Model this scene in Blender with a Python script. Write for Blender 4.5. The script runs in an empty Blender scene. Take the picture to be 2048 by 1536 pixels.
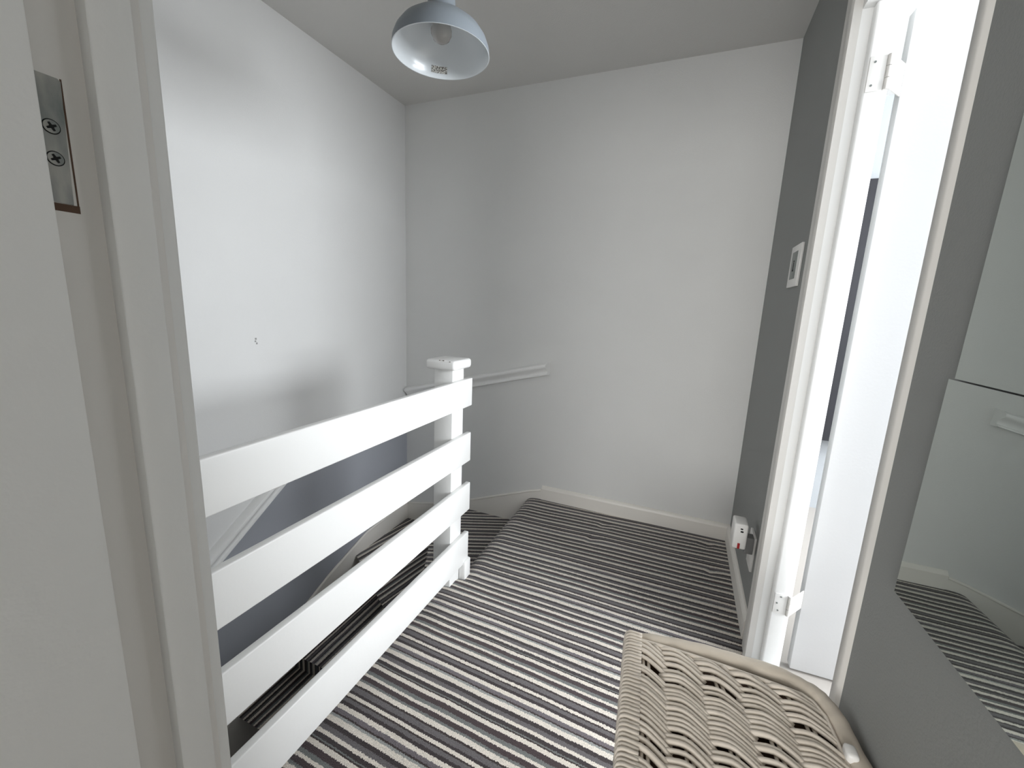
import bpy, bmesh, math, random
from mathutils import Vector, Matrix
random.seed(7)
C = bpy.context.scene.collection
S = bpy.context.scene
PI = math.pi

# ------------------------------------------------------------------ camera
H0 = 1.175                      # eye height above the landing carpet
cam_d = bpy.data.cameras.new('camera'); cam = bpy.data.objects.new('camera', cam_d); C.objects.link(cam)
r_ = Vector((0.92199, 0.38502, 0.04108)); u_ = Vector((-0.10855, 0.15519, 0.98190)); w_ = Vector((-0.37168, 0.90977, -0.18488))
cam.matrix_world = Matrix(((r_.x, u_.x, -w_.x, 0), (r_.y, u_.y, -w_.y, 0), (r_.z, u_.z, -w_.z, H0), (0, 0, 0, 1)))
cam_d.sensor_width = 36; cam_d.lens = 830.0 / 2048 * 36; cam_d.clip_start = 0.02
S.camera = cam

# ------------------------------------------------------------------ world, lights, exposure
world = bpy.data.worlds.new('world'); S.world = world; world.use_nodes = True
world.node_tree.nodes['Background'].inputs[0].default_value = (0.80, 0.90, 1.0, 1)
world.node_tree.nodes['Background'].inputs[1].default_value = 2.0

def area(name, loc, rot, sx, sy, power, col):
    l = bpy.data.lights.new(name, 'AREA'); l.shape = 'RECTANGLE'; l.size = sx; l.size_y = sy
    l.energy = power; l.color = col
    o = bpy.data.objects.new(name, l); C.objects.link(o); o.location = loc; o.rotation_euler = rot
    return o
# daylight through the window of the bright room on the right; the bedroom lamp is an added fill at an unseen window
area('daylight_side_room', (3.16, 1.15, 1.62), (0, math.radians(90), 0), 1.2, 2.6, 262, (0.935, 0.968, 1.0))
area('fill_bedroom', (-0.35, -2.96, 1.45), (math.radians(90), 0, 0), 1.9, 1.3, 92, (1.0, 0.975, 0.94))
S.view_settings.view_transform = 'Standard'; S.view_settings.look = 'None'
S.view_settings.gamma = 1.0; S.view_settings.use_curve_mapping = False
S.view_settings.exposure = 0.0
S.cycles.max_bounces = 10; S.cycles.diffuse_bounces = 8; S.cycles.use_denoising = True

# ------------------------------------------------------------------ materials
def newmat(name):
    m = bpy.data.materials.new(name); m.use_nodes = True
    nt = m.node_tree; b = nt.nodes['Principled BSDF']
    return m, nt, b
def N(nt, t, **kw):
    n = nt.nodes.new(t)
    for k, v in kw.items(): setattr(n, k, v)
    return n
def paint(name, col, rough=0.6, bump=0.08, scale=220, var=0.03, spec=0.3, vscale=3.0):
    m, nt, b = newmat(name)
    tc = N(nt, 'ShaderNodeTexCoord')
    no = N(nt, 'ShaderNodeTexNoise'); no.inputs['Scale'].default_value = scale; no.inputs['Detail'].default_value = 3
    nt.links.new(tc.outputs['Object'], no.inputs['Vector'])
    bp = N(nt, 'ShaderNodeBump'); bp.inputs['Strength'].default_value = bump; bp.inputs['Distance'].default_value = 0.002
    nt.links.new(no.outputs['Fac'], bp.inputs['Height']); nt.links.new(bp.outputs['Normal'], b.inputs['Normal'])
    n2 = N(nt, 'ShaderNodeTexNoise'); n2.inputs['Scale'].default_value = vscale; n2.inputs['Detail'].default_value = 4
    nt.links.new(tc.outputs['Object'], n2.inputs['Vector'])
    mx = N(nt, 'ShaderNodeMix', data_type='RGBA')
    mx.inputs[6].default_value = tuple(c * (1 - var) for c in col) + (1,)
    mx.inputs[7].default_value = tuple(min(1, c * (1 + var)) for c in col) + (1,)
    nt.links.new(n2.outputs['Fac'], mx.inputs[0]); nt.links.new(mx.outputs[2], b.inputs['Base Color'])
    b.inputs['Roughness'].default_value = rough; b.inputs['Specular IOR Level'].default_value = spec
    return m
M = {}
M['wall'] = paint('wall_emulsion', (0.755, 0.755, 0.745), 0.75, 0.25, 260)
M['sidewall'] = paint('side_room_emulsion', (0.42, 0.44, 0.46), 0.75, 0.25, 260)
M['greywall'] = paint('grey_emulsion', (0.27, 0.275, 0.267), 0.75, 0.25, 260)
M['ceiling'] = paint('ceiling_emulsion', (0.66, 0.65, 0.63), 0.85, 0.5, 160)
M['gloss'] = paint('white_gloss_paint', (0.88, 0.88, 0.87), 0.32, 0.10, 90, 0.02, 0.4)
M['old_shaded_gloss'] = paint('aged_shaded_gloss_paint', (0.70, 0.68, 0.65), 0.4, 0.15, 70, 0.04, 0.4)  # on the right doorway's architraves this darker tone stands in for shade
M['satin'] = paint('door_satin_paint', (0.72, 0.72, 0.705), 0.45, 0.18, 120, 0.02, 0.35)
M['doorpaint'] = paint('side_door_paint', (0.70, 0.70, 0.705), 0.4, 0.15, 120, 0.02, 0.35)
M['skirting'] = paint('cream_gloss_paint', (0.84, 0.81, 0.76), 0.35, 0.12, 80, 0.03, 0.4)
M['plastic'] = paint('white_plastic', (0.78, 0.77, 0.75), 0.3, 0.0, 50, 0.01, 0.5)
M['greyplastic'] = paint('grey_plastic', (0.16, 0.18, 0.17), 0.35, 0.0, 50, 0.05, 0.5)
M['black'] = paint('black_hole', (0.01, 0.01, 0.01), 0.6, 0.0, 50, 0.05, 0.2)
M['red'] = paint('red_plastic', (0.35, 0.01, 0.012), 0.4, 0.0, 50, 0.05, 0.4)
M['shade'] = paint('blue_grey_enamel', (0.23, 0.26, 0.29), 0.35, 0.02, 60, 0.03, 0.5)
M['shade_in'] = paint('shade_inner_enamel', (0.74, 0.78, 0.81), 0.22, 0.0, 60, 0.02, 0.6)
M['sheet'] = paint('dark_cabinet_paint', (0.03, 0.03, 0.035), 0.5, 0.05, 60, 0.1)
M['plainfloor'] = paint('lower_hall_carpet', (0.12, 0.115, 0.11), 0.95, 0.5, 300, 0.2)
M['roomfloor'] = paint('pale_room_vinyl', (0.45, 0.42, 0.39), 0.5, 0.1, 80, 0.05)
M['chip_and_shade'] = paint('bare_wood_and_gap_shade', (0.10, 0.06, 0.04), 0.8, 0.2, 200, 0.2)  # bare wood in chips; also colours the shade sheet under the lid weave
M['scuff'] = paint('grey_scuff', (0.33, 0.33, 0.32), 0.8, 0.1, 200, 0.2)
M['rubber'] = paint('mirror_pad', (0.2, 0.2, 0.2), 0.8, 0.0, 50, 0.02)

# left wall: white above the line of the handrail, blue-grey below it
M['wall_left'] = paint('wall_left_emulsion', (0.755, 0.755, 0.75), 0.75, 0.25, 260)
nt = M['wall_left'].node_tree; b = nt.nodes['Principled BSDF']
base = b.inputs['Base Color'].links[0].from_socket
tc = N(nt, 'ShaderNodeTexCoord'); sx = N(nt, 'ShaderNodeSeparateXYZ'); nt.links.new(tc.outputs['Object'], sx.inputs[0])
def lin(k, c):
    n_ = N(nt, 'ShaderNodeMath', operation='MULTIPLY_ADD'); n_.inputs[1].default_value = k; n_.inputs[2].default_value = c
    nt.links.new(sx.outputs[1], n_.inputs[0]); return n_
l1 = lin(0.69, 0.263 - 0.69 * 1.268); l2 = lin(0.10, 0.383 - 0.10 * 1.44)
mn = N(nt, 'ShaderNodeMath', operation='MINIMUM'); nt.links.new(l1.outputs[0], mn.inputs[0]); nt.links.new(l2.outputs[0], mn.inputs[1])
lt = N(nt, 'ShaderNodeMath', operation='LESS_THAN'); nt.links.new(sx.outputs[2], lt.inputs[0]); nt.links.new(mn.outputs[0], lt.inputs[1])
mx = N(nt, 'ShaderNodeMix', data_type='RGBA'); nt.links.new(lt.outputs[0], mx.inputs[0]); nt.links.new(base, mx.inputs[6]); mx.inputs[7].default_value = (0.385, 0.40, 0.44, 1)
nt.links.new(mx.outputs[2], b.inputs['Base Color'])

# steel, smeared with old paint
m, nt, b = newmat('smeared_steel'); M['steel'] = m
tc = N(nt, 'ShaderNodeTexCoord'); no = N(nt, 'ShaderNodeTexNoise'); no.inputs['Scale'].default_value = 45; no.inputs['Detail'].default_value = 5
mp = N(nt, 'ShaderNodeMapping'); mp.inputs['Scale'].default_value = (1, 1, 0.35)
nt.links.new(tc.outputs['Object'], mp.inputs['Vector']); nt.links.new(mp.outputs[0], no.inputs['Vector'])
cr = N(nt, 'ShaderNodeValToRGB'); cr.color_ramp.elements[0].position = 0.38; cr.color_ramp.elements[1].position = 0.62
cr.color_ramp.elements[0].color = (0.16, 0.18, 0.18, 1); cr.color_ramp.elements[1].color = (0.40, 0.39, 0.36, 1)
nt.links.new(no.outputs['Fac'], cr.inputs[0]); nt.links.new(cr.outputs[0], b.inputs['Base Color'])
b.inputs['Metallic'].default_value = 0.35; b.inputs['Roughness'].default_value = 0.45

# mirror
m, nt, b = newmat('smoked_mirror'); M['mirror'] = m
b.inputs['Base Color'].default_value = (0.62, 0.66, 0.63, 1); b.inputs['Metallic'].default_value = 1.0; b.inputs['Roughness'].default_value = 0.012

# glass
m, nt, b = newmat('window_glass'); M['glass'] = m
b.inputs['Base Color'].default_value = (0.97, 0.99, 0.98, 1); b.inputs['Roughness'].default_value = 0.0
b.inputs['Transmission Weight'].default_value = 1.0; b.inputs['IOR'].default_value = 1.02
m, nt, b = newmat('frosted_bulb'); M['bulb'] = m
b.inputs['Base Color'].default_value = (0.62, 0.60, 0.57, 1); b.inputs['Roughness'].default_value = 0.15
b.inputs['Transmission Weight'].default_value = 0.35

# willow
def willow(name, c0, c1):
    m, nt, b = newmat(name)
    tc = N(nt, 'ShaderNodeTexCoord'); no = N(nt, 'ShaderNodeTexNoise'); no.inputs['Scale'].default_value = 28; no.inputs['Detail'].default_value = 4
    nt.links.new(tc.outputs['Object'], no.inputs['Vector'])
    mx = N(nt, 'ShaderNodeMix', data_type='RGBA'); mx.inputs[6].default_value = c0 + (1,); mx.inputs[7].default_value = c1 + (1,)
    nt.links.new(no.outputs['Fac'], mx.inputs[0]); nt.links.new(mx.outputs[2], b.inputs['Base Color'])
    n2 = N(nt, 'ShaderNodeTexNoise'); n2.inputs['Scale'].default_value = 180
    nt.links.new(tc.outputs['Object'], n2.inputs['Vector'])
    bp = N(nt, 'ShaderNodeBump'); bp.inputs['Strength'].default_value = 0.3; bp.inputs['Distance'].default_value = 0.001
    nt.links.new(n2.outputs['Fac'], bp.inputs['Height']); nt.links.new(bp.outputs[0], b.inputs['Normal'])
    b.inputs['Roughness'].default_value = 0.62; b.inputs['Specular IOR Level'].default_value = 0.3
    return m
M['willow'] = willow('washed_willow', (0.56, 0.495, 0.42), (0.78, 0.715, 0.63))
M['linen'] = willow('beige_linen', (0.50, 0.44, 0.365), (0.60, 0.54, 0.46))

# striped carpet: U of the UV map is metres across the stripes, V is metres along them
rows = [('cr', 55), ('dt', 95), ('gy', 112), ('dk', 152), ('cr', 186), ('pg', 235), ('dt', 283), ('pl', 303), ('cr', 330), ('dk', 392),
        ('gy', 438), ('cr', 495), ('dk', 537), ('gg', 588), ('dt', 607), ('cr', 626), ('dp', 688), ('gg', 762), ('cr', 812), ('dp', 858),
        ('gg', 928), ('cr', 965), ('dt', 1042), ('gy', 1070), ('dk', 1150), ('cr', 1195)]
ypos = {55: 1.0362, 95: 1.0255, 112: 1.0202, 152: 1.0094, 186: 0.9998, 235: 0.9864, 283: 0.9743, 303: 0.9696, 330: 0.9624, 392: 0.9470,
        438: 0.9352, 495: 0.9220, 537: 0.9123, 588: 0.9001, 607: 0.8957, 626: 0.8920, 688: 0.8785, 762: 0.8622, 812: 0.8518, 858: 0.8424,
        928: 0.8282, 965: 0.8215, 1042: 0.8069, 1070: 0.8010, 1150: 0.7864, 1195: 0.7786}
PER = ypos[55] - ypos[1195]
cols = {'cr': (0.72, 0.665, 0.595), 'dt': (0.042, 0.031, 0.030), 'gy': (0.135, 0.125, 0.13), 'dk': (0.045, 0.036, 0.038),
        'pg': (0.15, 0.132, 0.145), 'pl': (0.30, 0.31, 0.30), 'gg': (0.17, 0.18, 0.175), 'dp': (0.062, 0.045, 0.048)}
m, nt, b = newmat('striped_carpet'); M['carpet'] = m
uv = N(nt, 'ShaderNodeUVMap'); uv.uv_map = 'UVMap'
sx = N(nt, 'ShaderNodeSeparateXYZ'); nt.links.new(uv.outputs[0], sx.inputs[0])
tc = N(nt, 'ShaderNodeTexCoord')
# tuft jitter at the stripe edges (fine) and a slow waver of the weave
jn = N(nt, 'ShaderNodeTexNoise'); jn.inputs['Scale'].default_value = 260; jn.inputs['Detail'].default_value = 1.5
jm = N(nt, 'ShaderNodeMapping'); jm.inputs['Scale'].default_value = (0.35, 1.0, 1.0)
nt.links.new(uv.outputs[0], jm.inputs[0]); nt.links.new(jm.outputs[0], jn.inputs['Vector'])
j1 = N(nt, 'ShaderNodeMath', operation='MULTIPLY_ADD'); j1.inputs[1].default_value = 0.0085; j1.inputs[2].default_value = -0.00425
nt.links.new(jn.outputs['Fac'], j1.inputs[0])
wn = N(nt, 'ShaderNodeTexNoise'); wn.inputs['Scale'].default_value = 6; wn.inputs['Detail'].default_value = 1
nt.links.new(uv.outputs[0], wn.inputs['Vector'])
w1 = N(nt, 'ShaderNodeMath', operation='MULTIPLY_ADD'); w1.inputs[1].default_value = 0.006; w1.inputs[2].default_value = -0.003
nt.links.new(wn.outputs['Fac'], w1.inputs[0])
a1 = N(nt, 'ShaderNodeMath', operation='ADD'); nt.links.new(sx.outputs[0], a1.inputs[0]); nt.links.new(j1.outputs[0], a1.inputs[1])
a2 = N(nt, 'ShaderNodeMath', operation='ADD'); nt.links.new(a1.outputs[0], a2.inputs[0]); nt.links.new(w1.outputs[0], a2.inputs[1])
dv = N(nt, 'ShaderNodeMath', operation='DIVIDE'); dv.inputs[1].default_value = PER; nt.links.new(a2.outputs[0], dv.inputs[0])
fr = N(nt, 'ShaderNodeMath', operation='FRACT'); nt.links.new(dv.outputs[0], fr.inputs[0])
cr = N(nt, 'ShaderNodeValToRGB'); ramp = cr.color_ramp; ramp.interpolation = 'CONSTANT'
st = []
for i in range(len(rows) - 1):
    lo = ypos[rows[i + 1][1]]
    st.append((((lo - ypos[1195]) / PER), cols[rows[i][0]]))
st.sort()
ramp.elements[0].position = 0.0; ramp.elements[0].color = st[0][1] + (1,)
ramp.elements[1].position = st[1][0]; ramp.elements[1].color = st[1][1] + (1,)
for pz, c in st[2:]:
    e = ramp.elements.new(pz); e.color = c + (1,)
nt.links.new(fr.outputs[0], cr.inputs[0])
pn = N(nt, 'ShaderNodeTexNoise'); pn.inputs['Scale'].default_value = 420; pn.inputs['Detail'].default_value = 2
nt.links.new(tc.outputs['Object'], pn.inputs['Vector'])
pr = N(nt, 'ShaderNodeMapRange'); pr.inputs[1].default_value = 0.3; pr.inputs[2].default_value = 0.7; pr.inputs[3].default_value = 0.70; pr.inputs[4].default_value = 1.22
nt.links.new(pn.outputs['Fac'], pr.inputs[0])
mx = N(nt, 'ShaderNodeMix', data_type='RGBA', blend_type='MULTIPLY'); mx.inputs[0].default_value = 1.0
nt.links.new(cr.outputs[0], mx.inputs[6]); nt.links.new(pr.outputs[0], mx.inputs[7]); nt.links.new(mx.outputs[2], b.inputs['Base Color'])
bp = N(nt, 'ShaderNodeBump'); bp.inputs['Strength'].default_value = 0.7; bp.inputs['Distance'].default_value = 0.003
nt.links.new(pn.outputs['Fac'], bp.inputs['Height']); nt.links.new(bp.outputs[0], b.inputs['Normal'])
b.inputs['Roughness'].default_value = 0.95; b.inputs['Specular IOR Level'].default_value = 0.05
b.inputs['Sheen Weight'].default_value = 0.25; b.inputs['Sheen Roughness'].default_value = 0.5

# ------------------------------------------------------------------ mesh helpers
def add_box(bm, x0, x1, y0, y1, z0, z1, bev=0.0, seg=2, mat=None):
    vs = [bm.verts.new(c) for c in ((x0, y0, z0), (x1, y0, z0), (x1, y1, z0), (x0, y1, z0), (x0, y0, z1), (x1, y0, z1), (x1, y1, z1), (x0, y1, z1))]
    fs = [bm.faces.new([vs[i] for i in f]) for f in ((0, 3, 2, 1), (4, 5, 6, 7), (0, 1, 5, 4), (1, 2, 6, 5), (2, 3, 7, 6), (3, 0, 4, 7))]
    if bev > 0:
        es = set(e for f in fs for e in f.edges)
        bmesh.ops.bevel(bm, geom=list(es), offset=bev, segments=seg, affect='EDGES', profile=0.5)
def sweep(bm, sec, A, B, up=Vector((0, 0, 1))):
    """closed section (list of (a, b): a along the outward side, b along up) swept straight from A to B"""
    A = Vector(A); B = Vector(B); d = (B - A).normalized(); side = d.cross(up).normalized(); u2 = side.cross(d).normalized()
    ra = [bm.verts.new(A + side * a + u2 * b) for a, b in sec]; rb = [bm.verts.new(B + side * a + u2 * b) for a, b in sec]
    n = len(sec)
    for i in range(n): bm.faces.new((ra[i], ra[(i + 1) % n], rb[(i + 1) % n], rb[i]))
    bm.faces.new(ra[::-1]); bm.faces.new(rb)
def prism(bm, pts, lo, hi, axis='z'):
    def P(p, t):
        return {'z': (p[0], p[1], t), 'y': (p[0], t, p[1]), 'x': (t, p[0], p[1])}[axis]
    a = [bm.verts.new(P(p, lo)) for p in pts]; c = [bm.verts.new(P(p, hi)) for p in pts]; n = len(pts)
    bm.faces.new(a[::-1]); bm.faces.new(c)
    for i in range(n): bm.faces.new((a[i], a[(i + 1) % n], c[(i + 1) % n], c[i]))
def tube(bm, path, rad, seg=6, cap=True):
    rings = []
    for i, p in enumerate(path):
        p = Vector(p); a = Vector(path[max(0, i - 1)]); c = Vector(path[min(len(path) - 1, i + 1)])
        d = (c - a).normalized(); s = d.cross(Vector((0, 0, 1)))
        if s.length < 1e-3: s = d.cross(Vector((0, 1, 0)))
        s.normalize(); t = s.cross(d)
        rr = rad[i] if isinstance(rad, (list, tuple)) else rad
        rings.append([bm.verts.new(p + (s * math.cos(k * 2 * PI / seg) + t * math.sin(k * 2 * PI / seg)) * rr) for k in range(seg)])
    for i in range(len(rings) - 1):
        for k in range(seg): bm.faces.new((rings[i][k], rings[i][(k + 1) % seg], rings[i + 1][(k + 1) % seg], rings[i + 1][k]))
    if cap: bm.faces.new(rings[0][::-1]); bm.faces.new(rings[-1])
def lathe(bm, prof, seg=48, close=False):
    rings = []
    for r, z in prof:
        if r < 1e-6: rings.append([bm.verts.new((0, 0, z))])
        else: rings.append([bm.verts.new((r * math.cos(k * 2 * PI / seg), r * math.sin(k * 2 * PI / seg), z)) for k in range(seg)])
    for i in range(len(rings) - 1):
        a, c = rings[i], rings[i + 1]
        for k in range(seg):
            k2 = (k + 1) % seg
            if len(a) == 1 and len(c) == 1: continue
            if len(a) == 1: bm.faces.new((a[0], c[k2], c[k]))
            elif len(c) == 1: bm.faces.new((a[k], a[k2], c[0]))
            else: bm.faces.new((a[k], a[k2], c[k2], c[k]))
def obj(name, bm, mat, parent=None, smooth=False, recalc=True):
    if recalc: bmesh.ops.recalc_face_normals(bm, faces=bm.faces)
    me = bpy.data.meshes.new(name); bm.to_mesh(me); bm.free()
    o = bpy.data.objects.new(name, me); C.objects.link(o)
    if mat: me.materials.append(M[mat] if isinstance(mat, str) else mat)
    if smooth:
        for p in me.polygons: p.use_smooth = True
        if smooth != 'all':
            try: me.set_sharp_from_angle(angle=math.radians(40))
            except Exception: pass
    if parent is not None: o.parent = parent
    return o
def box(name, x0, x1, y0, y1, z0, z1, mat, parent=None, bev=0.0, seg=2):
    bm = bmesh.new(); add_box(bm, x0, x1, y0, y1, z0, z1, bev, seg)
    return obj(name, bm, mat, parent, smooth=bev > 0)
def boxes(name, lst, mat, parent=None, bev=0.0):
    bm = bmesh.new()
    for b_ in lst: add_box(bm, *b_, bev)
    return obj(name, bm, mat, parent, smooth=bev > 0)
def empty(name, loc=(0, 0, 0)):
    o = bpy.data.objects.new(name, None); C.objects.link(o); o.location = loc; o.empty_display_size = 0.05
    return o
def adopt(o, parent):
    """parent o keeping its world place (parents are unrotated empties)"""
    o.parent = parent; o.location = o.location - parent.matrix_basis.translation
    return o
def tag(o, label=None, cat=None, group=None, kind=None):
    if label: o['label'] = label
    if cat: o['category'] = cat
    if group: o['group'] = group
    if kind: o['kind'] = kind
    return o
def struct(o, label, cat='wall'):
    return tag(o, label, cat, kind='structure')

# ------------------------------------------------------------------ plan
XL, XW, YD = -1.733, 0.329, 2.322       # left wall, right wall, back wall
ZC, ZB = 2.35, -2.45                    # ceiling, lower hall
YA, YB = 0.155, 0.233
XR = 0.406                              # far side of the right wall                   # doorway wall of the bedroom
XE = -0.80                              # landing edge
DY0, DY1, DZ = 0.818, 1.465, 1.99       # doorway in the right wall

# ------------------------------------------------------------------ walls
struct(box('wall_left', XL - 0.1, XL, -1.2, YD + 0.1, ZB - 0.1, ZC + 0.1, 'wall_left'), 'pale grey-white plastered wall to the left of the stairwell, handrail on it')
sm = bmesh.new(); add_box(sm, 0, 0.0006, -0.004, 0.004, 0.006, 0.014); add_box(sm, 0, 0.0006, -0.006, 0.001, -0.004, 0.003); add_box(sm, 0, 0.0006, 0.000, 0.007, -0.014, -0.006)
o = obj('scuff_mark', sm, 'scuff', bpy.data.objects['wall_left']); o.location = (XL, 1.253, 0.977); o['label'] = 'small grey scuff marks'
struct(box('wall_back', XL - 0.1, XW + 0.1, YD, YD + 0.1, ZB - 0.1, ZC + 0.1, 'wall'), 'plain off-white wall facing the camera, short handrail and skirting on it')
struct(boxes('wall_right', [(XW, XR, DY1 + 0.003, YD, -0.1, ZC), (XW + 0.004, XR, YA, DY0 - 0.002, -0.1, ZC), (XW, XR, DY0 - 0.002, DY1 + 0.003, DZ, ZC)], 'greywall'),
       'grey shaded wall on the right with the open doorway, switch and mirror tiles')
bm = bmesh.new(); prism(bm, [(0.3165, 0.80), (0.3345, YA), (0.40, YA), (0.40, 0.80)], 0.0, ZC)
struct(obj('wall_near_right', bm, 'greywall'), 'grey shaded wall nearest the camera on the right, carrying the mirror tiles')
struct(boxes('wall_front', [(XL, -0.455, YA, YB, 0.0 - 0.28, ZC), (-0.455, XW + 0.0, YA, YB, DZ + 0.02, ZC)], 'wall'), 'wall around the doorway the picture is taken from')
struct(box('ceiling', XL - 0.1, XR, YA, YD + 0.1, ZC, ZC + 0.1, 'ceiling'), 'light grey textured ceiling above the landing', 'ceiling')
struct(boxes('wall_stair', [(-0.863, -0.80, YA, 1.40, ZB, -0.03), (-0.795, -0.74, 1.40, YD, ZB, -0.04)], 'wall'), 'wall under the landing edge beside the stairs')
struct(boxes('wall_lower_hall', [(XL, -0.74, -1.3, -1.2, ZB, -0.28), (-0.795, -0.74, -1.2, YA, ZB, -0.28)], 'wall'), 'walls of the lower hall at the foot of the stairs')
struct(box('floor_lower_hall', XL, -0.74, -1.2, YD, ZB - 0.1, ZB, 'plainfloor'), 'dark carpet at the foot of the stairs', 'floor')

# landing carpet with a rounded edge over the top stair
def carpet_uv(o, fn):
    me = o.data; uvl = me.uv_layers.new(name='UVMap')
    for poly in me.polygons:
        for li in poly.loop_indices:
            co = me.vertices[me.loops[li].vertex_index].co
            uvl.data[li].uv = fn(co)
def landing_v(c):
    # the runner bends very slightly: square to the back wall far off, skewed near the camera
    t = max(0.0, min(1.0, (2.0 - c.y) / 0.9))
    return (c.y + 0.042 * t * c.x - 0.03 * (1 - t) * (c.x - 0.33) - ypos[1195], c.x)
bm = bmesh.new()
nx, ny = 40, 64
x_in, x_out = -0.735, XW + 0.07
prof = [(x_in, 0.0), (-0.757, -0.0014), (-0.775, -0.0045), (-0.790, -0.0095), (-0.802, -0.017), (-0.810, -0.026), (-0.8145, -0.037), (-0.814, -0.048), (-0.808, -0.059), (-0.801, -0.070), (-0.797, -0.085), (-0.797, -0.187)]
dents = [(-0.30, 2.17), (-0.33, 2.00), (0.22, 2.22), (0.235, 1.98)]
grid = []
ys = [YB - 0.10 + (YD - YB + 0.10) * j / ny for j in range(ny + 1)]
for y in ys:
    edge = prof
    sh = -0.068 if y < 1.40 else 0.0
    row = [bm.verts.new((px + sh, y, pz)) for px, pz in reversed(edge)]
    for i in range(1, nx + 1):
        x = x_in + (x_out - x_in) * i / nx
        z = 0.0
        for dx, dy in dents: z -= 0.010 * math.exp(-(((x - dx) / 0.022) ** 2 + ((y - dy) / 0.03) ** 2))
        z += 0.0015 * math.sin(x * 9 + y * 5) * math.sin(y * 7)
        row.append(bm.verts.new((x, y, z)))
    grid.append(row)
for j in range(ny):
    for i in range(len(grid[0]) - 1): bm.faces.new((grid[j][i], grid[j][i + 1], grid[j + 1][i + 1], grid[j + 1][i]))
fl = obj('floor', bm, 'carpet', smooth='all', recalc=False)
carpet_uv(fl, landing_v)
struct(fl, 'striped grey, black and cream carpet of the landing', 'floor')
struct(box('floor_base', -0.795, XR, -0.2, YD, -0.10, -0.012, 'plainfloor'), 'boards under the landing carpet', 'floor')
struct(box('floor_bedroom', -2.2, 1.7, -3.0, YB - 0.10, -0.1, 0.0, 'plainfloor'), 'bedroom floor behind the camera', 'floor')

# bedroom behind the camera
struct(boxes('wall_bedroom', [(-2.3, -2.2, -3.0, YA, 0, ZC), (1.7, 1.8, -3.0, YA - 0.1, 0, ZC), (-2.3, -1.3, -3.1, -3.0, 0, ZC), (0.6, 1.8, -3.1, -3.0, 0, ZC),
       (-1.3, 0.6, -3.1, -3.0, 0, 0.8), (-1.3, 0.6, -3.1, -3.0, 2.1, ZC), (-2.3, XL, YA, YB, 0, ZC), (XW + 0.1, 1.8, YA - 0.1, YA, 0, ZC)], 'wall'), 'bedroom walls behind the camera')
struct(box('ceiling_bedroom', -2.3, 1.8, -3.1, YA, ZC, ZC + 0.1, 'ceiling'), 'bedroom ceiling behind the camera', 'ceiling')

# bright room through the doorway on the right
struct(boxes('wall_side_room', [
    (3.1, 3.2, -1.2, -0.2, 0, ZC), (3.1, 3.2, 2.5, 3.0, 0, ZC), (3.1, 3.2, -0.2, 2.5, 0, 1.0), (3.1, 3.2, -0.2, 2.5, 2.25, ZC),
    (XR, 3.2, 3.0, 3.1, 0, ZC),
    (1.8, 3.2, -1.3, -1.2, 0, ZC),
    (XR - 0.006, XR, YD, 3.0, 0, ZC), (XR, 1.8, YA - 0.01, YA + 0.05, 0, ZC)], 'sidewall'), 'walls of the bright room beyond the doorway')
struct(box('ceiling_side_room', XR, 3.2, -1.3, 3.1, ZC, ZC + 0.1, 'ceiling'), 'ceiling of the bright room beyond the doorway', 'ceiling')
struct(box('floor_side_room', XR, 3.2, -1.3, 3.0, -0.1, 0.0, 'roomfloor'), 'pale floor of the bright room beyond the doorway', 'floor')
def window(name, x0, x1, y0, y1, z0, z1, axis, label):
    w = empty(name, ((x0 + x1) / 2, (y0 + y1) / 2, z0)); struct(w, label, 'window')
    t = 0.05
    if axis == 'x':
        f = [(x0, x1, y0, y0 + t, z0, z1), (x0, x1, y1 - t, y1, z0, z1), (x0, x1, y0 + t, y1 - t, z0, z0 + t), (x0, x1, y0 + t, y1 - t, z1 - t, z1), (x0, x1, (y0 + y1) / 2 - t / 2, (y0 + y1) / 2 + t / 2, z0 + t, z1 - t)]
        g = [((x0 + x1) / 2 - 0.003, (x0 + x1) / 2 + 0.003, y0 + t, (y0 + y1) / 2 - t / 2, z0 + t, z1 - t), ((x0 + x1) / 2 - 0.003, (x0 + x1) / 2 + 0.003, (y0 + y1) / 2 + t / 2, y1 - t, z0 + t, z1 - t)]
    else:
        f = [(x0, x0 + t, y0, y1, z0, z1), (x1 - t, x1, y0, y1, z0, z1), (x0 + t, x1 - t, y0, y1, z0, z0 + t), (x0 + t, x1 - t, y0, y1, z1 - t, z1), ((x0 + x1) / 2 - t / 2, (x0 + x1) / 2 + t / 2, y0, y1, z0 + t, z1 - t)]
        g = [(x0 + t, (x0 + x1) / 2 - t / 2, (y0 + y1) / 2 - 0.003, (y0 + y1) / 2 + 0.003, z0 + t, z1 - t), ((x0 + x1) / 2 + t / 2, x1 - t, (y0 + y1) / 2 - 0.003, (y0 + y1) / 2 + 0.003, z0 + t, z1 - t)]
    adopt(boxes('window_frame', f, 'gloss'), w)
    for q in g: adopt(boxes('pane', [q], 'glass'), w)
window('window_1', 3.17, 3.2, -0.2, 2.5, 1.0, 2.25, 'x', 'window of the bright room beyond the doorway')
window('window_2', -1.3, 0.6, -3.1, -3.05, 0.8, 2.1, 'y', 'bedroom window behind the camera')

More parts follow.
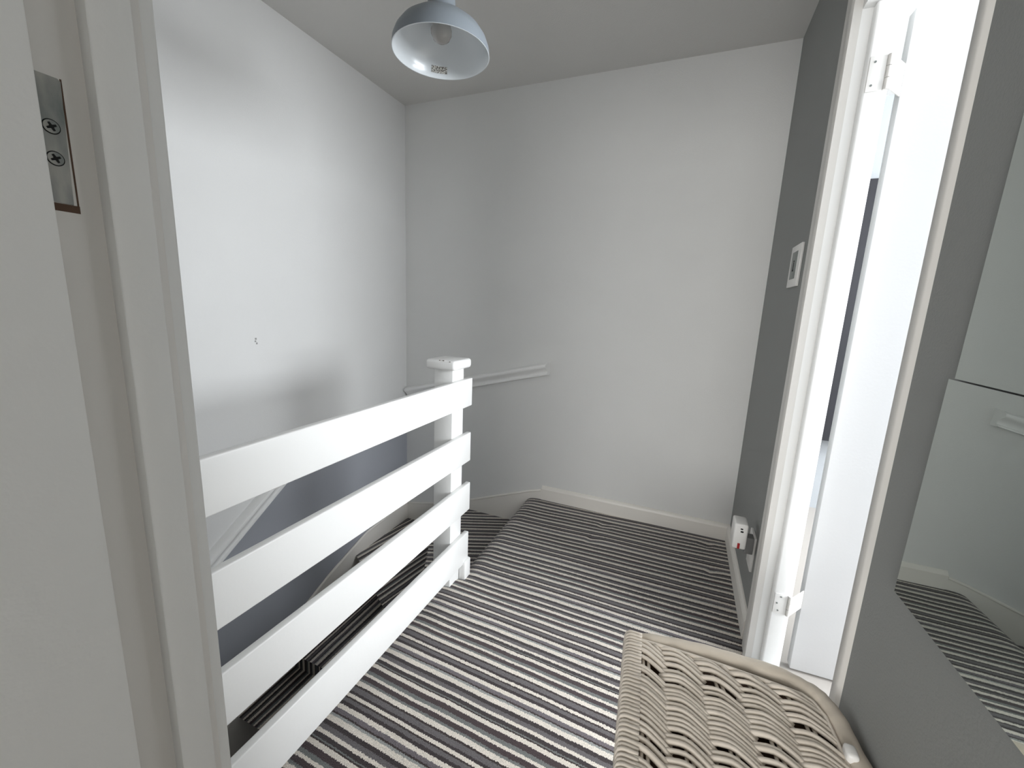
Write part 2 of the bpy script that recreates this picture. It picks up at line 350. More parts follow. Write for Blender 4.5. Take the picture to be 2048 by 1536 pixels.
# ------------------------------------------------------------------ skirting
def skirt_sec(t, h):   # (outwards, up)
    return [(0, 0), (t, 0), (t, h - 0.018), (t * 0.75, h - 0.008), (t * 0.35, h - 0.001), (0, h)]
bm = bmesh.new(); sweep(bm, skirt_sec(0.017, 0.088), (-0.716, YD, 0.0), (XW, YD, 0.0))
struct(obj('baseboard_back', bm, 'skirting'), 'cream-white skirting board along the foot of the facing wall', 'skirting')
bm = bmesh.new(); sweep(bm, skirt_sec(0.016, 0.088), (XW, YD - 0.017, 0.0), (XW, 1.575, 0.0))
struct(obj('baseboard_right', bm, 'skirting'), 'cream-white skirting board on the right wall, from corner to door frame', 'skirting')

# ------------------------------------------------------------------ door_2 : doorway on the right
tr = empty('trim_2', (0.35, 1.14, 0)); struct(tr, 'white painted door frame in the right wall', 'door frame')
# far architrave: face towards the landing with a rounded moulding
bm = bmesh.new()
sec = [(1.463, 0.329), (1.463, 0.310), (1.470, 0.3075), (1.497, 0.3075), (1.503, 0.311), (1.520, 0.311), (1.545, 0.312), (1.568, 0.316), (1.575, 0.322), (1.575, 0.329)]
prism(bm, [(x, y) for y, x in sec], 0.0, DZ + 0.09)
adopt(obj('architrave', bm, 'old_shaded_gloss', smooth=True), tr)  # unlit face: shade put into the paint colour, as on the near one
bm = bmesh.new()
sec = [(0.818, 0.329), (0.818, 0.3125), (0.8165, 0.3112), (0.797, 0.3105), (0.793, 0.3120), (0.790, 0.3160), (0.785, 0.3185), (0.785, 0.329)]
prism(bm, [(x, y) for y, x in sec], 0.0, DZ + 0.05)
adopt(obj('architrave', bm, 'old_shaded_gloss', smooth=True), tr)
adopt(box('architrave', 0.310, 0.328, 0.82, 1.463, DZ, DZ + 0.09, 'gloss', bev=0.004), tr)
# lining, with its planted stop
adopt(box('jamb', 0.3295, XR, 1.4655, 1.467, 0, DZ, 'gloss'), tr)
adopt(box('door_stop', 0.352, XR, 1.437, 1.4655, 0, DZ - 0.03, 'gloss', bev=0.007, seg=3), tr)
adopt(box('jamb', 0.330, XR, 0.788, 0.818, 0, DZ, 'gloss', bev=0.003), tr)
adopt(box('head_jamb', 0.330, XR, 0.818, 1.465, DZ - 0.03, DZ, 'gloss'), tr)
adopt(box('threshold', 0.329, XR + 0.01, 0.818, 1.437, -0.005, 0.006, 'gloss', bev=0.002), tr)
def hinge(z0, z1, screws, parent):
    h = box('hinge', 0.357, 0.393, 1.4335, 1.4372, z0, z1, 'plastic', bev=0.0015)
    adopt(h, parent)
    off = parent.matrix_basis.translation
    bm = bmesh.new()
    n = 3; hh = (z1 - z0) / n
    for k in range(n): tube(bm, [(0.3985, 1.433, z0 + k * hh + 0.0008), (0.3985, 1.433, z0 + (k + 1) * hh - 0.0008)], 0.0058, 12)
    prism(bm, [(0.4020, 1.4320), (0.4035, 1.4305), (0.4485, 1.4915), (0.4470, 1.4930)], z0 + 0.003, z1 - 0.003)
    k_ = obj('knuckle', bm, 'old_shaded_gloss', h, smooth=True)
    for (sx_, sz) in screws:
        bm = bmesh.new(); tube(bm, [(sx_, 1.4338, sz), (sx_, 1.4322, sz)], 0.0026, 10)
        s = obj('screw', bm, 'greyplastic', h)
# meshes are built in world space and shifted by the parent offset
for z0, z1, sc_ in ((1.750, 1.832, [(0.3685, 1.818), (0.3675, 1.764)]), (0.236, 0.306, [(0.3745, 0.296), (0.3655, 0.272), (0.371, 0.247)])):
    hinge(z0, z1, sc_, tr)
# leaf, swung about ninety degrees into the bright room
d2 = empty('door_2', (0.448, 1.49, 0)); struct(d2, 'white flush door standing open into the bright room', 'door')
ang = math.radians(2.0)
def rot_leaf(o):
    o.parent = d2; o.rotation_euler = (0, 0, ang); return o
rot_leaf(box('door_leaf', 0.0, 0.62, 0.0, 0.035, 0.01, DZ - 0.035, 'doorpaint', bev=0.002))
bm = bmesh.new(); tube(bm, [(0.56, 0.00, 1.0), (0.56, -0.045, 1.0), (0.545, -0.05, 1.0), (0.45, -0.05, 1.0)], 0.009, 10); tube(bm, [(0.56, 0.002, 1.0), (0.56, -0.006, 1.0)], 0.025, 20)
rot_leaf(obj('door_handle', bm, 'steel', smooth=True))

# ------------------------------------------------------------------ door_1 : bedroom door at the left edge and its frame
tr1 = empty('trim_1', (-0.43, 0.2, 0)); struct(tr1, 'off-white painted door frame on the left, with a steel hinge plate', 'door frame')
JX = -0.430
adopt(box('jamb', JX - 0.028, JX, YA - 0.005, YB + 0.001, 0, DZ, 'old_shaded_gloss', bev=0.0015), tr1)
adopt(box('door_stop', JX - 0.001, JX + 0.0125, 0.1925, 0.2215, 0, DZ, 'satin', bev=0.0012), tr1)
bm = bmesh.new()
prism(bm, [(JX - 0.07, YB), (JX - 0.001, YB), (JX - 0.001, YB + 0.009), (JX - 0.003, YB + 0.012), (JX - 0.06, YB + 0.014), (JX - 0.07, YB + 0.014)], 0, DZ + 0.06)
adopt(obj('architrave', bm, 'satin', smooth=True), tr1)
bm = bmesh.new()
prism(bm, [(JX - 0.07, YA), (JX - 0.004, YA), (JX - 0.004, YA - 0.01), (JX - 0.010, YA - 0.016), (JX - 0.07, YA - 0.016)], 0, DZ + 0.06)
adopt(obj('architrave', bm, 'satin', smooth=True), tr1)
adopt(box('head_jamb', JX, XW, YA, YB, DZ - 0.03, DZ, 'satin'), tr1)
adopt(box('jamb', XW + 0.001, XW + 0.03, YA - 0.105, YA - 0.001, 0, DZ, 'satin'), tr1)
# hinge plate let into the jamb
PZ0, PZ1, PY1 = H0 + 0.060, H0 + 0.1445, 0.1781
bm = bmesh.new(); prism(bm, [(0.150, PZ0 + 0.001), (0.1758, PZ0), (0.1781, PZ1 - 0.0015), (0.1765, PZ1), (0.150, PZ1)], JX - 0.001, JX + 0.0012, 'x')
pl = obj('hinge_plate', bm, 'steel'); adopt(pl, tr1)
pl['label'] = 'paint-smeared steel hinge plate'
bm = bmesh.new()
add_box(bm, JX - 0.0005, JX + 0.0004, 0.150, PY1 + 0.0012, PZ0 - 0.0055, PZ0 - 0.0002)
add_box(bm, JX - 0.0005, JX + 0.0003, PY1, PY1 + 0.0010, PZ0 - 0.001, PZ1 + 0.0006)
rc = obj('recess', bm, 'chip_and_shade'); adopt(rc, tr1)
for sy, sz in ((0.1695, H0 + 0.1110), (0.1693, H0 + 0.0900)):
    bm = bmesh.new(); tube(bm, [(0, 0, 0), (0.0008, 0, 0)], 0.0043, 24)
    s = obj('screw', bm, 'steel', pl); s.location = (JX + 0.0011, sy, sz)
    bm = bmesh.new()
    # dark ring of the countersink and the cross slot
    seg = 28
    for k in range(seg):
        a0, a1 = 2 * PI * k / seg, 2 * PI * (k + 1) / seg
        q = [bm.verts.new((0.0003, rr * math.cos(a), rr * math.sin(a))) for rr, a in ((0.0043, a0), (0.0050, a0), (0.0050, a1), (0.0043, a1))]
        bm.faces.new(q)
    def star(a):
        pts = []
        for k in range(4):
            t = a + k * PI / 2
            pts.append((0.0030 * math.cos(t - 0.22), 0.0030 * math.sin(t - 0.22))); pts.append((0.0030 * math.cos(t + 0.22), 0.0030 * math.sin(t + 0.22)))
            pts.append((0.0012 * math.cos(t + PI / 4), 0.0012 * math.sin(t + PI / 4)))
        return pts
    prism(bm, star(0.5), 0.0007, 0.0010, 'x')
    c_ = obj('cross_slot', bm, 'black', pl); c_.location = (JX + 0.0011, sy, sz)
d1 = empty('door_1', (-0.41, 0.15, 0)); struct(d1, 'white flush door standing open at the left edge of the picture', 'door')
adopt(box('door_leaf', -0.430, -0.390, -0.60, 0.1505, 0.01, DZ - 0.035, 'satin', bev=0.0012), d1)
bm = bmesh.new(); tube(bm, [(-0.39, -0.54, 1.0), (-0.35, -0.54, 1.0), (-0.345, -0.53, 1.0), (-0.345, -0.43, 1.0)], 0.009, 10)
adopt(obj('door_handle', bm, 'steel', smooth=True), d1)

# ------------------------------------------------------------------ staircase
stair = empty('staircase', (-1.27, 1.3, 0)); tag(stair, 'winding staircase in striped carpet dropping away behind the white rails', 'staircase')
RISE = 0.187
def step(poly, P, Q, z, ang_deg, ph=0.0):
    """tread polygon (back part, ccw) and nosing line P->Q; outward normal is to the right of P->Q"""
    P = Vector((P[0], P[1], 0)); Q = Vector((Q[0], Q[1], 0)); d = (Q - P).normalized(); n = Vector((d.y, -d.x, 0))
    pr = [(-0.080, 0.0), (-0.055, -0.0012), (-0.033, -0.0045), (-0.015, -0.0100), (0.000, -0.0170), (0.011, -0.0250), (0.019, -0.0340), (0.0240, -0.0440), (0.0250, -0.0540), (0.0220, -0.0640), (0.016, -0.073), (0.009, -0.083), (0.005, -0.096), (0.003, -RISE - 0.01)]
    bm = bmesh.new()
    ra = [bm.verts.new(P + n * (a - 0.021) + Vector((0, 0, z + b_))) for a, b_ in pr]; rb = [bm.verts.new(Q + n * (a - 0.021) + Vector((0, 0, z + b_))) for a, b_ in pr]
    for i in range(len(pr) - 1): bm.faces.new((ra[i], rb[i], rb[i + 1], ra[i + 1]))
    vs = [bm.verts.new((p[0], p[1], z)) for p in poly]
    bm.faces.new([ra[0], rb[0]] + vs[::-1] if False else [rb[0], ra[0]] + vs)
    o = obj('stair_step', bm, 'carpet', None, smooth=True, recalc=False)
    a = math.radians(ang_deg)
    carpet_uv(o, lambda c: (-math.sin(a) * c.x + math.cos(a) * c.y + ph, math.cos(a) * c.x + math.sin(a) * c.y))
    adopt(o, stair); return o
# poly lists run from the P end round the back to the Q end
step([(-0.79, 1.30), (-0.79, YD), (-1.10, YD)], (-0.84, 1.32), (-1.36, YD), -RISE, 24)
step([(-0.864, 1.55), (-1.30, YD), (XL, YD)], (-0.864, 1.36), (XL, 1.92), -2 * RISE, 80)
step([(-0.864, 1.48), (XL, 2.05)], (-0.864, 1.345), (XL, 1.345), -3 * RISE, 90)
yy = 1.345
for k in range(4, 13):
    y0 = yy - 0.222
    step([(-0.864, yy + 0.03), (XL, yy + 0.03)], (-0.864, y0), (XL, y0), -k * RISE, 90)
    yy = y0
# painted strings against the walls
bm = bmesh.new()
prism(bm, [(-0.716, 0.062), (-0.79, 0.038), (-1.193, -0.112), (-1.507, -0.212), (XL, -0.262), (XL, -0.60), (-1.40, -0.60), (-0.716, -0.30)], YD - 0.013, YD, 'y')
adopt(obj('stair_string', bm, 'skirting'), stair)
bm = bmesh.new()
top = [(YD, -0.243), (1.90, -0.272), (1.86, -0.285), (1.584, -0.378), (1.407, -0.46), (1.01, -0.725), (0.96, -0.775), (-1.0, -2.36)]
prism(bm, top + [(-1.0, -2.45), (0.2, -2.45), (YD, -0.9)], XL, XL + 0.013, 'x')
adopt(obj('stair_string', bm, 'skirting'), stair)
# rounded capping on the strings
bm = bmesh.new()
tube(bm, [(XL + 0.008, y, z) for y, z in top[:-1]] + [(XL + 0.008, -1.0, -2.36)], 0.008, 8)
adopt(obj('string_capping', bm, 'skirting', smooth=True), stair)
bm = bmesh.new()
tube(bm, [(x, YD - 0.008, z) for x, z in ((-0.72, 0.058), (-0.79, 0.038), (-1.193, -0.112), (-1.507, -0.212), (XL, -0.258))], 0.008, 8)
adopt(obj('string_capping', bm, 'skirting', smooth=True), stair)

# ------------------------------------------------------------------ balustrade
bal = empty('balustrade', (-0.84, 1.40, 0)); tag(bal, 'white painted balustrade of four wide horizontal boards and a square newel post', 'balustrade')
nw = box('newel_post', -0.882, -0.800, 1.357, 1.445, -0.30, 0.93, 'gloss', bev=0.003); adopt(nw, bal)
bm = bmesh.new(); add_box(bm, -0.908, -0.778, 1.333, 1.470, 0.925, 0.963, 0.012, 4)
cap = obj('newel_cap', bm, 'gloss', nw, smooth=True)
bm = bmesh.new()
for (x, y, s) in ((-0.846, 1.3385, 0.0022), (-0.8295, 1.3385, 0.0032), (-0.8325, 1.340, 0.0016), (-0.800, 1.3345, 0.003)):
    add_box(bm, x - s, x + s, y - s * 0.8, y + s * 0.8, 0.9585 if y < 1.3375 else 0.9600, 0.9625 if y > 1.336 else 0.9605, s * 0.4, 1)
ch = obj('paint_chip', bm, 'chip_and_shade', nw); ch['label'] = 'dark chips in the paint of the cap'; ch['kind'] = 'stuff'
for z0, z1, ye in ((0.766, 0.881, 1.481), (0.527, 0.652, 1.478), (0.303, 0.428, 1.482), (0.064, 0.201, 1.477)):
    adopt(box('rail_board', -0.800, -0.779, YB, ye, z0, z1, 'gloss', bev=0.0035, seg=3), bal)
adopt(box('end_block', -0.799, -0.768, 1.430, 1.482, -0.02, 0.078, 'gloss', bev=0.006), bal)

# ------------------------------------------------------------------ handrails
def handrail(A, B, side, label, cut=True):
    sec = [(0, -0.034), (0.020, -0.034), (0.028, -0.031), (0.028, -0.026), (0.021, -0.022), (0.021, -0.014), (0.026, -0.004), (0.035, 0.007), (0.042, 0.012), (0.045, 0.020), (0.042, 0.030), (0.032, 0.036), (0.014, 0.038), (0, 0.038)]
    bm = bmesh.new(); A = Vector(A); B = Vector(B); d = (B - A).normalized(); s = Vector(side); u2 = s.cross(d); u2 = u2 if u2.z > 0 else -u2
    ra = [bm.verts.new(A + s * a + u2 * b_ + d * (a * 0.35 + (0.030 - b_) * 0.25)) for a, b_ in sec]; rb = [bm.verts.new(B + s * a + u2 * b_) for a, b_ in sec]
    n = len(sec)
    for i in range(n): bm.faces.new((ra[i], ra[(i + 1) % n], rb[(i + 1) % n], rb[i]))
    bm.faces.new(ra[::-1]); bm.faces.new(rb)
    o = obj('handrail', bm, 'gloss', smooth=True); tag(o, label, 'handrail'); return o
handrail((-0.705, YD, 0.823), (-1.715, YD, 0.560), (0, -1, 0), 'short sloping white moulded handrail fixed to the facing wall, running behind the newel post')
handrail((XL, 1.48, 0.418), (XL, -0.6, -1.02), (1, 0, 0), 'sloping white handrail on the left wall, seen through the gap under the top board')

# ------------------------------------------------------------------ pendant lamp
LX, LY, LZ, LR = -0.69, 1.085, 0.66 + H0, 0.130
lamp = empty('pendant_lamp', (LX, LY, LZ)); tag(lamp, 'blue-grey enamel dome pendant lamp hanging from the ceiling, unlit', 'lamp')
tilt = (math.radians(0), math.radians(0), 0)
outer = [(LR, 0.0), (LR * 0.985, 0.018), (LR * 0.93, 0.036), (LR * 0.82, 0.055), (LR * 0.67, 0.070), (LR * 0.50, 0.081), (LR * 0.38, 0.088), (LR * 0.315, 0.097), (LR * 0.285, 0.110), (LR * 0.27, 0.140), (LR * 0.25, 0.185), (LR * 0.10, 0.192), (0, 0.193)]
bm = bmesh.new(); lathe(bm, outer, 64)
s1 = obj('lamp_shade', bm, 'shade', lamp, smooth='all')
inner = [(LR, 0.0), (LR - 0.0015, -0.001), (LR - 0.003, 0.0005)] + [(r - 0.004, z - 0.002) for r, z in outer[1:9]] + [(LR * 0.20, 0.128), (0, 0.128)]
bm = bmesh.new(); lathe(bm, inner, 64)
s2 = obj('shade_lining', bm, 'shade_in', s1, smooth='all'); s2['label'] = 'pale glossy inside of the shade'
bm = bmesh.new(); lathe(bm, [(0, 0.026), (0.012, 0.028), (0.022, 0.035), (0.0275, 0.047), (0.028, 0.056), (0.024, 0.070), (0.016, 0.084), (0.0135, 0.095), (0.0135, 0.125), (0, 0.125)], 28)
obj('bulb', bm, 'bulb', lamp, smooth='all')
bm = bmesh.new(); lathe(bm, [(0.0, 0.097), (0.019, 0.097), (0.021, 0.100), (0.021, 0.126), (0, 0.126)], 28)
obj('bulb_holder', bm, 'plastic', lamp, smooth=True)
bm = bmesh.new(); tube(bm, [(0, 0, 0.19), (0, 0, ZC - LZ - 0.02)], 0.0035, 10)
obj('cord', bm, 'plastic', lamp, smooth=True)
bm = bmesh.new(); lathe(bm, [(0.0, ZC - LZ - 0.03), (0.035, ZC - LZ - 0.028), (0.048, ZC - LZ - 0.012), (0.050, ZC - LZ), (0, ZC - LZ)], 32)
obj('ceiling_rose', bm, 'plastic', lamp, smooth=True)
# small foil maker's sticker inside the shade, on the far side
m, nt, b = newmat('foil_sticker'); M['foil'] = m
tcn = N(nt, 'ShaderNodeTexCoord'); vn = N(nt, 'ShaderNodeTexNoise'); vn.inputs['Scale'].default_value = 420; nt.links.new(tcn.outputs['Object'], vn.inputs['Vector'])
rr = N(nt, 'ShaderNodeValToRGB'); rr.color_ramp.elements[0].position = 0.46; rr.color_ramp.elements[1].position = 0.56
rr.color_ramp.elements[0].color = (0.14, 0.13, 0.12, 1); rr.color_ramp.elements[1].color = (0.78, 0.78, 0.74, 1)
nt.links.new(vn.outputs['Fac'], rr.inputs[0]); nt.links.new(rr.outputs[0], b.inputs['Base Color']); b.inputs['Metallic'].default_value = 0.4; b.inputs['Roughness'].default_value = 0.3
bm = bmesh.new(); a0 = math.radians(-57 + 180 + 2)
def shr(z):
    pts = [(LR - 0.004, 0.0)] + [(r - 0.004, z_ - 0.002) for r, z_ in outer[1:9]]
    for i in range(len(pts) - 1):
        if pts[i][1] <= z <= pts[i + 1][1]:
            t = (z - pts[i][1]) / (pts[i + 1][1] - pts[i][1]); return pts[i][0] * (1 - t) + pts[i + 1][0] * t
g = []
for zz in (0.012, 0.020, 0.028):
    g.append([bm.verts.new(((shr(zz) - 0.0008) * math.cos(a0 + t), (shr(zz) - 0.0008) * math.sin(a0 + t), zz)) for t in (-0.19, -0.09, 0, 0.09, 0.19)])
for j in range(2):
    for i in range(4): bm.faces.new((g[j][i], g[j][i + 1], g[j + 1][i + 1], g[j + 1][i]))
obj('sticker', bm, 'foil', s1)['label'] = 'small printed foil sticker'

# ------------------------------------------------------------------ light switch
sw = empty('light_switch', (XW, 1.742, 1.35)); tag(sw, 'white wall switch with a grey centre panel beside the door frame', 'switch')
adopt(box('switch_plate', 0.3205, XW, 1.672, 1.812, 1.279, 1.420, 'plastic', bev=0.002), sw)
adopt(box('switch_panel', 0.3195, 0.3215, 1.708, 1.783, 1.306, 1.398, 'greyplastic', bev=0.0006), sw)
bm = bmesh.new()
add_box(bm, 0.3185, 0.3200, 1.742, 1.748, 1.340, 1.362); add_box(bm, 0.3185, 0.3200, 1.737, 1.753, 1.332, 1.339); add_box(bm, 0.3185, 0.3200, 1.738, 1.751, 1.364, 1.368)
adopt(obj('rocker', bm, 'black'), sw)

# ------------------------------------------------------------------ plug-in device and its socket
so = empty('wall_socket', (XW, 1.71, 0.30)); tag(so, 'white socket plate low on the right wall beside the door frame', 'socket')
adopt(box('socket_plate', 0.3195, XW, 1.660, 1.752, 0.225, 0.362, 'plastic', bev=0.002), so)
adopt(box('pin_hole', 0.3185, 0.3200, 1.680, 1.690, 0.318, 0.326, 'black'), so)
pg = empty('plug_in_device', (0.30, 1.66, 0.37)); tag(pg, 'white plug-in device with two holes and a red tab, in the socket above the skirting', 'plug-in device')
adopt(box('body', 0.245, 0.291, 1.625, 1.700, 0.325, 0.424, 'plastic', bev=0.007, seg=3), pg)
adopt(box('plug_back', 0.290, 0.3195, 1.650, 1.692, 0.30, 0.365, 'rubber', bev=0.003), pg)
bm = bmesh.new(); add_box(bm, 0.2655, 0.2735, 1.6243, 1.6256, 0.4035, 0.4085); add_box(bm, 0.2665, 0.2760, 1.6243, 1.6256, 0.3925, 0.3985)
adopt(obj('vent_hole', bm, 'black'), pg)
adopt(box('red_tab', 0.2620, 0.2705, 1.6240, 1.6256, 0.327, 0.349, 'red', bev=0.001), pg)

# ------------------------------------------------------------------ mirror tiles, three in a stack on the near right wall
def mirror_tile(y_far, z0, z1, label):
    bm = bmesh.new()
    L_ = 0.30; d = math.radians(1.45)
    xf = 0.3110
    ps = []
    for t in (0.0, L_):
        ps.append((xf + t * math.tan(d), y_far - t))
    zt = 0.0128
    def quad(bm, off, th):
        a = [bm.verts.new((ps[i][0] + off + zt * (z - 1.1), ps[i][1], z)) for i, z in ((0, z0), (1, z0), (1, z1), (0, z1))]
        c = [bm.verts.new(v.co + Vector((th, 0, 0))) for v in a]
        bm.faces.new(a); bm.faces.new(c[::-1])
        for i in range(4): bm.faces.new((a[i], c[i], c[(i + 1) % 4], a[(i + 1) % 4]))
    quad(bm, 0.0, 0.003)
    e = empty('mirror_tile', (XW, y_far - 0.15, z0)); tag(e, label, 'mirror')
    adopt(obj('mirror_glass', bm, 'mirror'), e)
    for (ya, yb) in ((y_far - 0.05, y_far - 0.02), (y_far - 0.27, y_far - 0.24)):
        for zz in (z0 + 0.03, z1 - 0.06):
            bm2 = bmesh.new(); add_box(bm2, xf + (y_far - ya) * math.tan(d) + 0.0005 + zt * (zz - 1.1), xf + (y_far - ya) * math.tan(d) + 0.0095, ya, yb, zz, zz + 0.03); adopt(obj('foam_pad', bm2, 'rubber'), e)
    return e
mirror_tile(0.686, 0.8070, 1.1075, 'lowest mirror tile on the right wall, reflecting the skirting and striped carpet')
mirror_tile(0.674, 1.1095, 1.4100, 'middle mirror tile on the right wall, reflecting plain white wall')
mirror_tile(0.667, 1.4120, 1.7125, 'top mirror tile on the right wall, mostly out of frame')

# ------------------------------------------------------------------ dark cabinet glimpsed through the hinge gap
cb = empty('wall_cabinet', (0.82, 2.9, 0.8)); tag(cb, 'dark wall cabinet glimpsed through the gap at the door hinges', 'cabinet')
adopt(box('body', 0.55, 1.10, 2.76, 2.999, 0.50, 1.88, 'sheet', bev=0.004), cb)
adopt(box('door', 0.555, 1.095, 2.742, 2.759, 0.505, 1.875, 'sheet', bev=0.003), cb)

# ------------------------------------------------------------------ laundry basket
BZ = 0.55
bas = empty('laundry_basket', (0.13, 0.60, 0)); tag(bas, 'tall washed-willow laundry basket with a woven lid and beige linen lining', 'basket')
bas.rotation_euler = (0, 0, 0)
# outline of the rim (counter-clockwise from the near left), slightly wider towards the camera
O = [(-0.012, 0.375), (-0.034, 0.762)]      # left side near, far
FR = (0.255, 0.795)                          # far right start of the rounded corner
def rim_path(off=0.0, zz=0.0):
    cx, cy, R = 0.2385, 0.742, 0.052
    pts = [(-0.014, 0.375), (-0.020, 0.50), (-0.034, 0.746), (-0.022, 0.762), (0.06, 0.775), (0.14, 0.782), (0.215, 0.781), (0.255, 0.773), (0.276, 0.758), (0.289, 0.732), (0.296, 0.69), (0.303, 0.62), (0.305, 0.45), (0.303, 0.39), (0.29, 0.367), (0.10, 0.362), (0.0, 0.362)]
    c = Vector((0.135, 0.58, 0)); out = []
    for x, y in pts:
        v = Vector((x, y, 0)); d = (v - c).normalized(); v = v + d * off; out.append((v.x, v.y, zz))
    return out
# body: woven rows around, tapering to the foot
bm = bmesh.new()
nrow = 46
import itertools
def loop_resample(pts, n):
    P = [Vector(p) for p in pts]; P.append(P[0]); Ls = [0]
    for a, c in zip(P, P[1:]): Ls.append(Ls[-1] + (c - a).length)
    out = []
    for k in range(n):
        s_ = Ls[-1] * k / n
        for i in range(len(P) - 1):
            if Ls[i] <= s_ <= Ls[i + 1]:
                t = (s_ - Ls[i]) / max(1e-9, Ls[i + 1] - Ls[i]); out.append(P[i].lerp(P[i + 1], t)); break
    return out
base_loop = loop_resample(rim_path(-0.016), 88)
ctr = Vector((0.135, 0.58, 0))
for r in range(nrow):
    z = 0.006 + (BZ - 0.045) * r / (nrow - 1)
    s_ = 0.86 + 0.14 * (z / BZ)
    ring = []
    for k in range(89):
        p = base_loop[k % 88]; v = ctr + (p - ctr) * s_
        nrm = (p - ctr).normalized()
        w = 0.0045 * math.sin(k * PI / 2 + (PI if r % 2 else 0))
        ring.append((v.x + nrm.x * w, v.y + nrm.y * w, z))
    tube(bm, ring, 0.0058, 5, cap=False)
bd = obj('woven_body', bm, 'willow', smooth='all'); adopt(bd, bas); bd['kind'] = 'stuff'
bm = bmesh.new()
lo = [ctr + (p - ctr) * 0.84 for p in base_loop]; hi = [ctr + (p - ctr) * 0.965 for p in base_loop]
va = [bm.verts.new((p.x, p.y, 0.004)) for p in lo]; vb = [bm.verts.new((p.x, p.y, BZ - 0.035)) for p in hi]
for k in range(88): bm.faces.new((va[k], va[(k + 1) % 88], vb[(k + 1) % 88], vb[k]))
bm.faces.new(va[::-1])
adopt(obj('cloth_lining', bm, 'linen', smooth=True), bas)
# rolled linen over the rim, following far and right sides
bm = bmesh.new()
rp = rim_path(0.0, BZ - 0.010)[3:17]
P = [Vector(p) for p in rp]
for _ in range(2):
    Q = [P[0]]
    for a, c in zip(P, P[1:]): Q += [a.lerp(c, 0.25), a.lerp(c, 0.75)]
    P = Q + [P[-1]]
path = []
for a, c in zip(P, P[1:]):
    for t in range(2): path.append(a.lerp(c, t / 2))
path.append(P[-1])
rad = [min(0.0165, 0.009 + 0.0007 * i) + 0.0006 * math.sin(i * 0.5) + 0.0004 * math.sin(i * 1.3 + 1) for i in range(len(path))]
tube(bm, [(p.x, p.y, p.z + 0.0008 * math.sin(i * 0.3)) for i, p in enumerate(path)], rad, 14)
lr = obj('rolled_rim', bm, 'linen', smooth='all'); adopt(lr, bas); lr['label'] = 'beige linen folded over the rim'
# lid: frame, stakes, woven strands
XL0, YN, YF = -0.030, 0.368, 0.768
def lid_left(y):  return -0.016 - 0.020 * (y - 0.5) / 0.265
def lid_right(y):
    if y > 0.72: return 0.274 - (y - 0.72) * 0.9
    return 0.274 + min(0.016, (0.72 - y) * 0.12)
def lid_far(x): return 0.752 + 0.07 * max(0, x + 0.03) - 0.30 * max(0, x + 0.03) ** 2
lid_z = BZ - 0.004
NC = 5
def lx(i, y):  # x of stake line i (0..NC) at depth y
    return lid_left(y) + (lid_right(min(y, 0.74)) - lid_left(y)) * i / NC
# stakes in pairs at the middle of each cell
for c in range(NC):
    for dx in (-0.0045, 0.0045):
        bm = bmesh.new()
        pts = []
        yf = min(lid_far(lx(c + 0.5, 0.75)), 0.775) - 0.012
        for t in range(9):
            y = YN + 0.01 + (yf - YN - 0.01) * t / 8; pts.append((lx(c + 0.5, y) + dx, y, lid_z + 0.0005 * math.sin(t * 2 + c)))
        tube(bm, pts, 0.0030, 6); adopt(obj('stake', bm, 'willow', smooth='all'), bas)
# strands: each row runs across the lid, dipping behind the lines between cells and rising over the stakes
row_y = YF + 0.022; r = 0; rng = random.Random(3)
while row_y > YN - 0.05:
    gap = 0.0083 + rng.uniform(-0.0010, 0.0014)
    rr_ = 0.0040 + rng.uniform(-0.0005, 0.0005)
    if rng.random() < 0.28: gap += rng.uniform(0.002, 0.0065)
    wig = [rng.uniform(-0.0016, 0.0016) for _ in range(NC + 1)]
    for c in range(NC):
        path = []
        ns = 11
        if rng.random() < 0.03: continue
        jj = rng.uniform(-0.0014, 0.0014); j1, j2 = wig[c] + jj, wig[c + 1] + jj; rs = rr_ * rng.uniform(0.86, 1.16)
        for t in range(ns):
            s_ = t / (ns - 1)
            u_par = c - 0.12 + 1.24 * s_
            base = row_y + 0.040 * 0
            drop = -0.0 if s_ < 0.45 else -(((s_ - 0.45) / 0.55) ** 1.02) * 0.0205
            y = row_y + drop + (j1 * (1 - s_) + j2 * s_) + 0.012 * (c / NC)
            x = lx(u_par, y)
            if c == 0 and s_ < 0.12: x = max(x, lid_left(y) - 0.002)
            hgt = math.sin(s_ / 0.45 * PI / 2) ** 0.8 if s_ < 0.45 else max(0.0, math.cos((s_ - 0.45) / 0.55 * PI / 2)) ** 0.8
            z = lid_z - 0.0040 + 0.0100 * hgt
            path.append((x, y + rng.uniform(-0.0003, 0.0003), z))
        lim = [q for q in path if q[1] < lid_far(q[0]) - 0.004 and q[1] > YN and q[0] < lid_right(q[1]) + 0.004]
        if len(lim) >= 3:
            bm = bmesh.new(); tube(bm, lim, rs, 7); adopt(obj('willow_strand', bm, 'willow', smooth='all'), bas)
    row_y -= gap; r += 1
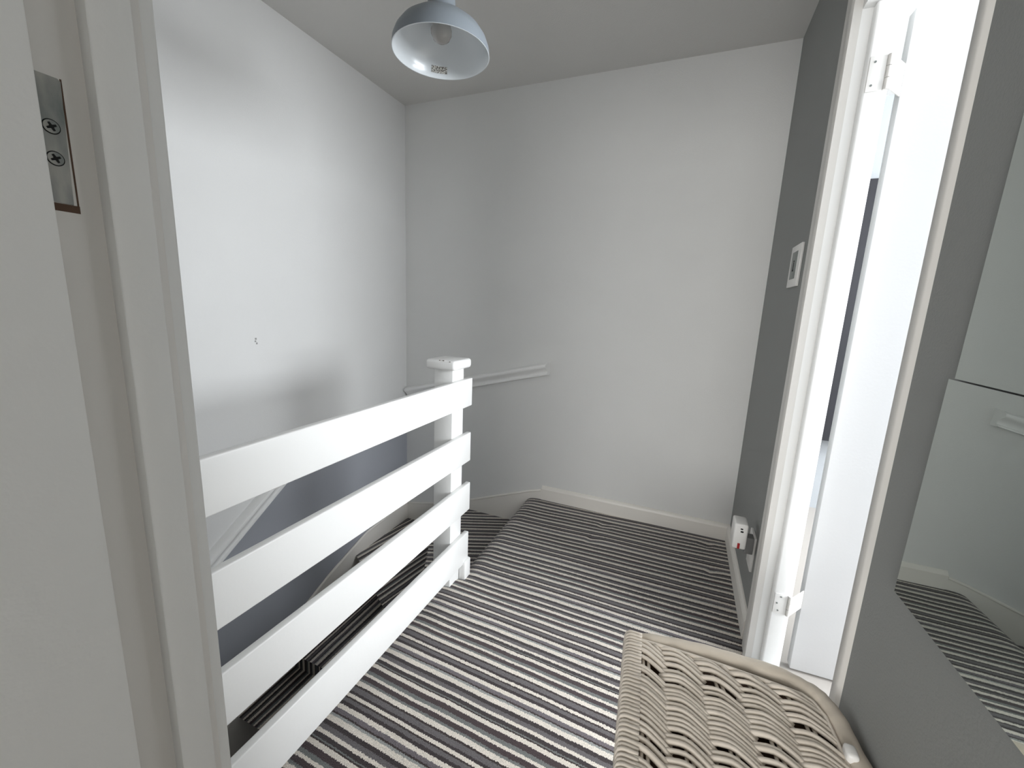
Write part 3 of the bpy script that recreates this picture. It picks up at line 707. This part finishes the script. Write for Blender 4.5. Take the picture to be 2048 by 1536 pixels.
# strand ends wrapped down over the left edge
rng = random.Random(11); y = YF - 0.006; 
while y > YN:
    bm = bmesh.new(); rr_ = 0.0036 + rng.uniform(-0.0004, 0.0006)
    xl = lid_left(y); pts = []
    for k in range(8):
        a = k / 7
        if a < 0.45: pts.append((xl + 0.020 - 0.020 * a / 0.45 + 0.002, y - 0.004 * a + 0.0035 * (0.45 - a) * -1, lid_z + 0.0065))
        else:
            t = (a - 0.45) / 0.55 * PI * 0.5
            pts.append((xl + 0.002 - 0.010 * math.sin(t), y - 0.004 * a, lid_z + 0.0065 - 0.010 * (1 - math.cos(t)) - (0.016 * max(0, (a - 0.8) / 0.2))))
    tube(bm, pts, rr_, 6); adopt(obj('wrapped_end', bm, 'willow', smooth='all'), bas)
    y -= 0.0074 + rng.uniform(-0.0006, 0.001)
# lid hoop along far and right edges
bm = bmesh.new()
hp = [(lid_left(0.76) + 0.006, 0.752, lid_z + 0.002)]
for k in range(9): x = -0.02 + 0.268 * k / 8; hp.append((x, lid_far(x) - 0.003, lid_z + 0.003))
hp += [(0.262, 0.738, lid_z + 0.002), (0.274, 0.715, lid_z + 0.002), (0.281, 0.66, lid_z), (0.287, 0.58, lid_z), (0.291, 0.45, lid_z), (0.289, 0.385, lid_z), (0.275, 0.372, lid_z), (0.12, 0.368, lid_z + 0.001), (-0.008, 0.370, lid_z + 0.001)]
tube(bm, hp, 0.0040, 8)
hb = obj('lid_hoop', bm, 'willow', smooth='all'); adopt(hb, bas)
# dark sheet added just below the weave, standing in for shade in the gaps
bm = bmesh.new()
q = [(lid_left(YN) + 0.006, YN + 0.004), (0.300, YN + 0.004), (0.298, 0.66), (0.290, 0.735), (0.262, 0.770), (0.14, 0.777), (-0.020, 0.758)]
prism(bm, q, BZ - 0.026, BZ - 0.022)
adopt(obj('gap_shade_sheet', bm, 'chip_and_shade'), bas)
# white plastic fastener on the right edge
bm = bmesh.new(); add_box(bm, 0.281, 0.297, 0.645, 0.668, lid_z - 0.002, lid_z + 0.016, 0.005, 3)
fs = obj('fastener', bm, 'plastic', smooth=True); adopt(fs, bas); fs['label'] = 'white plastic fastener'
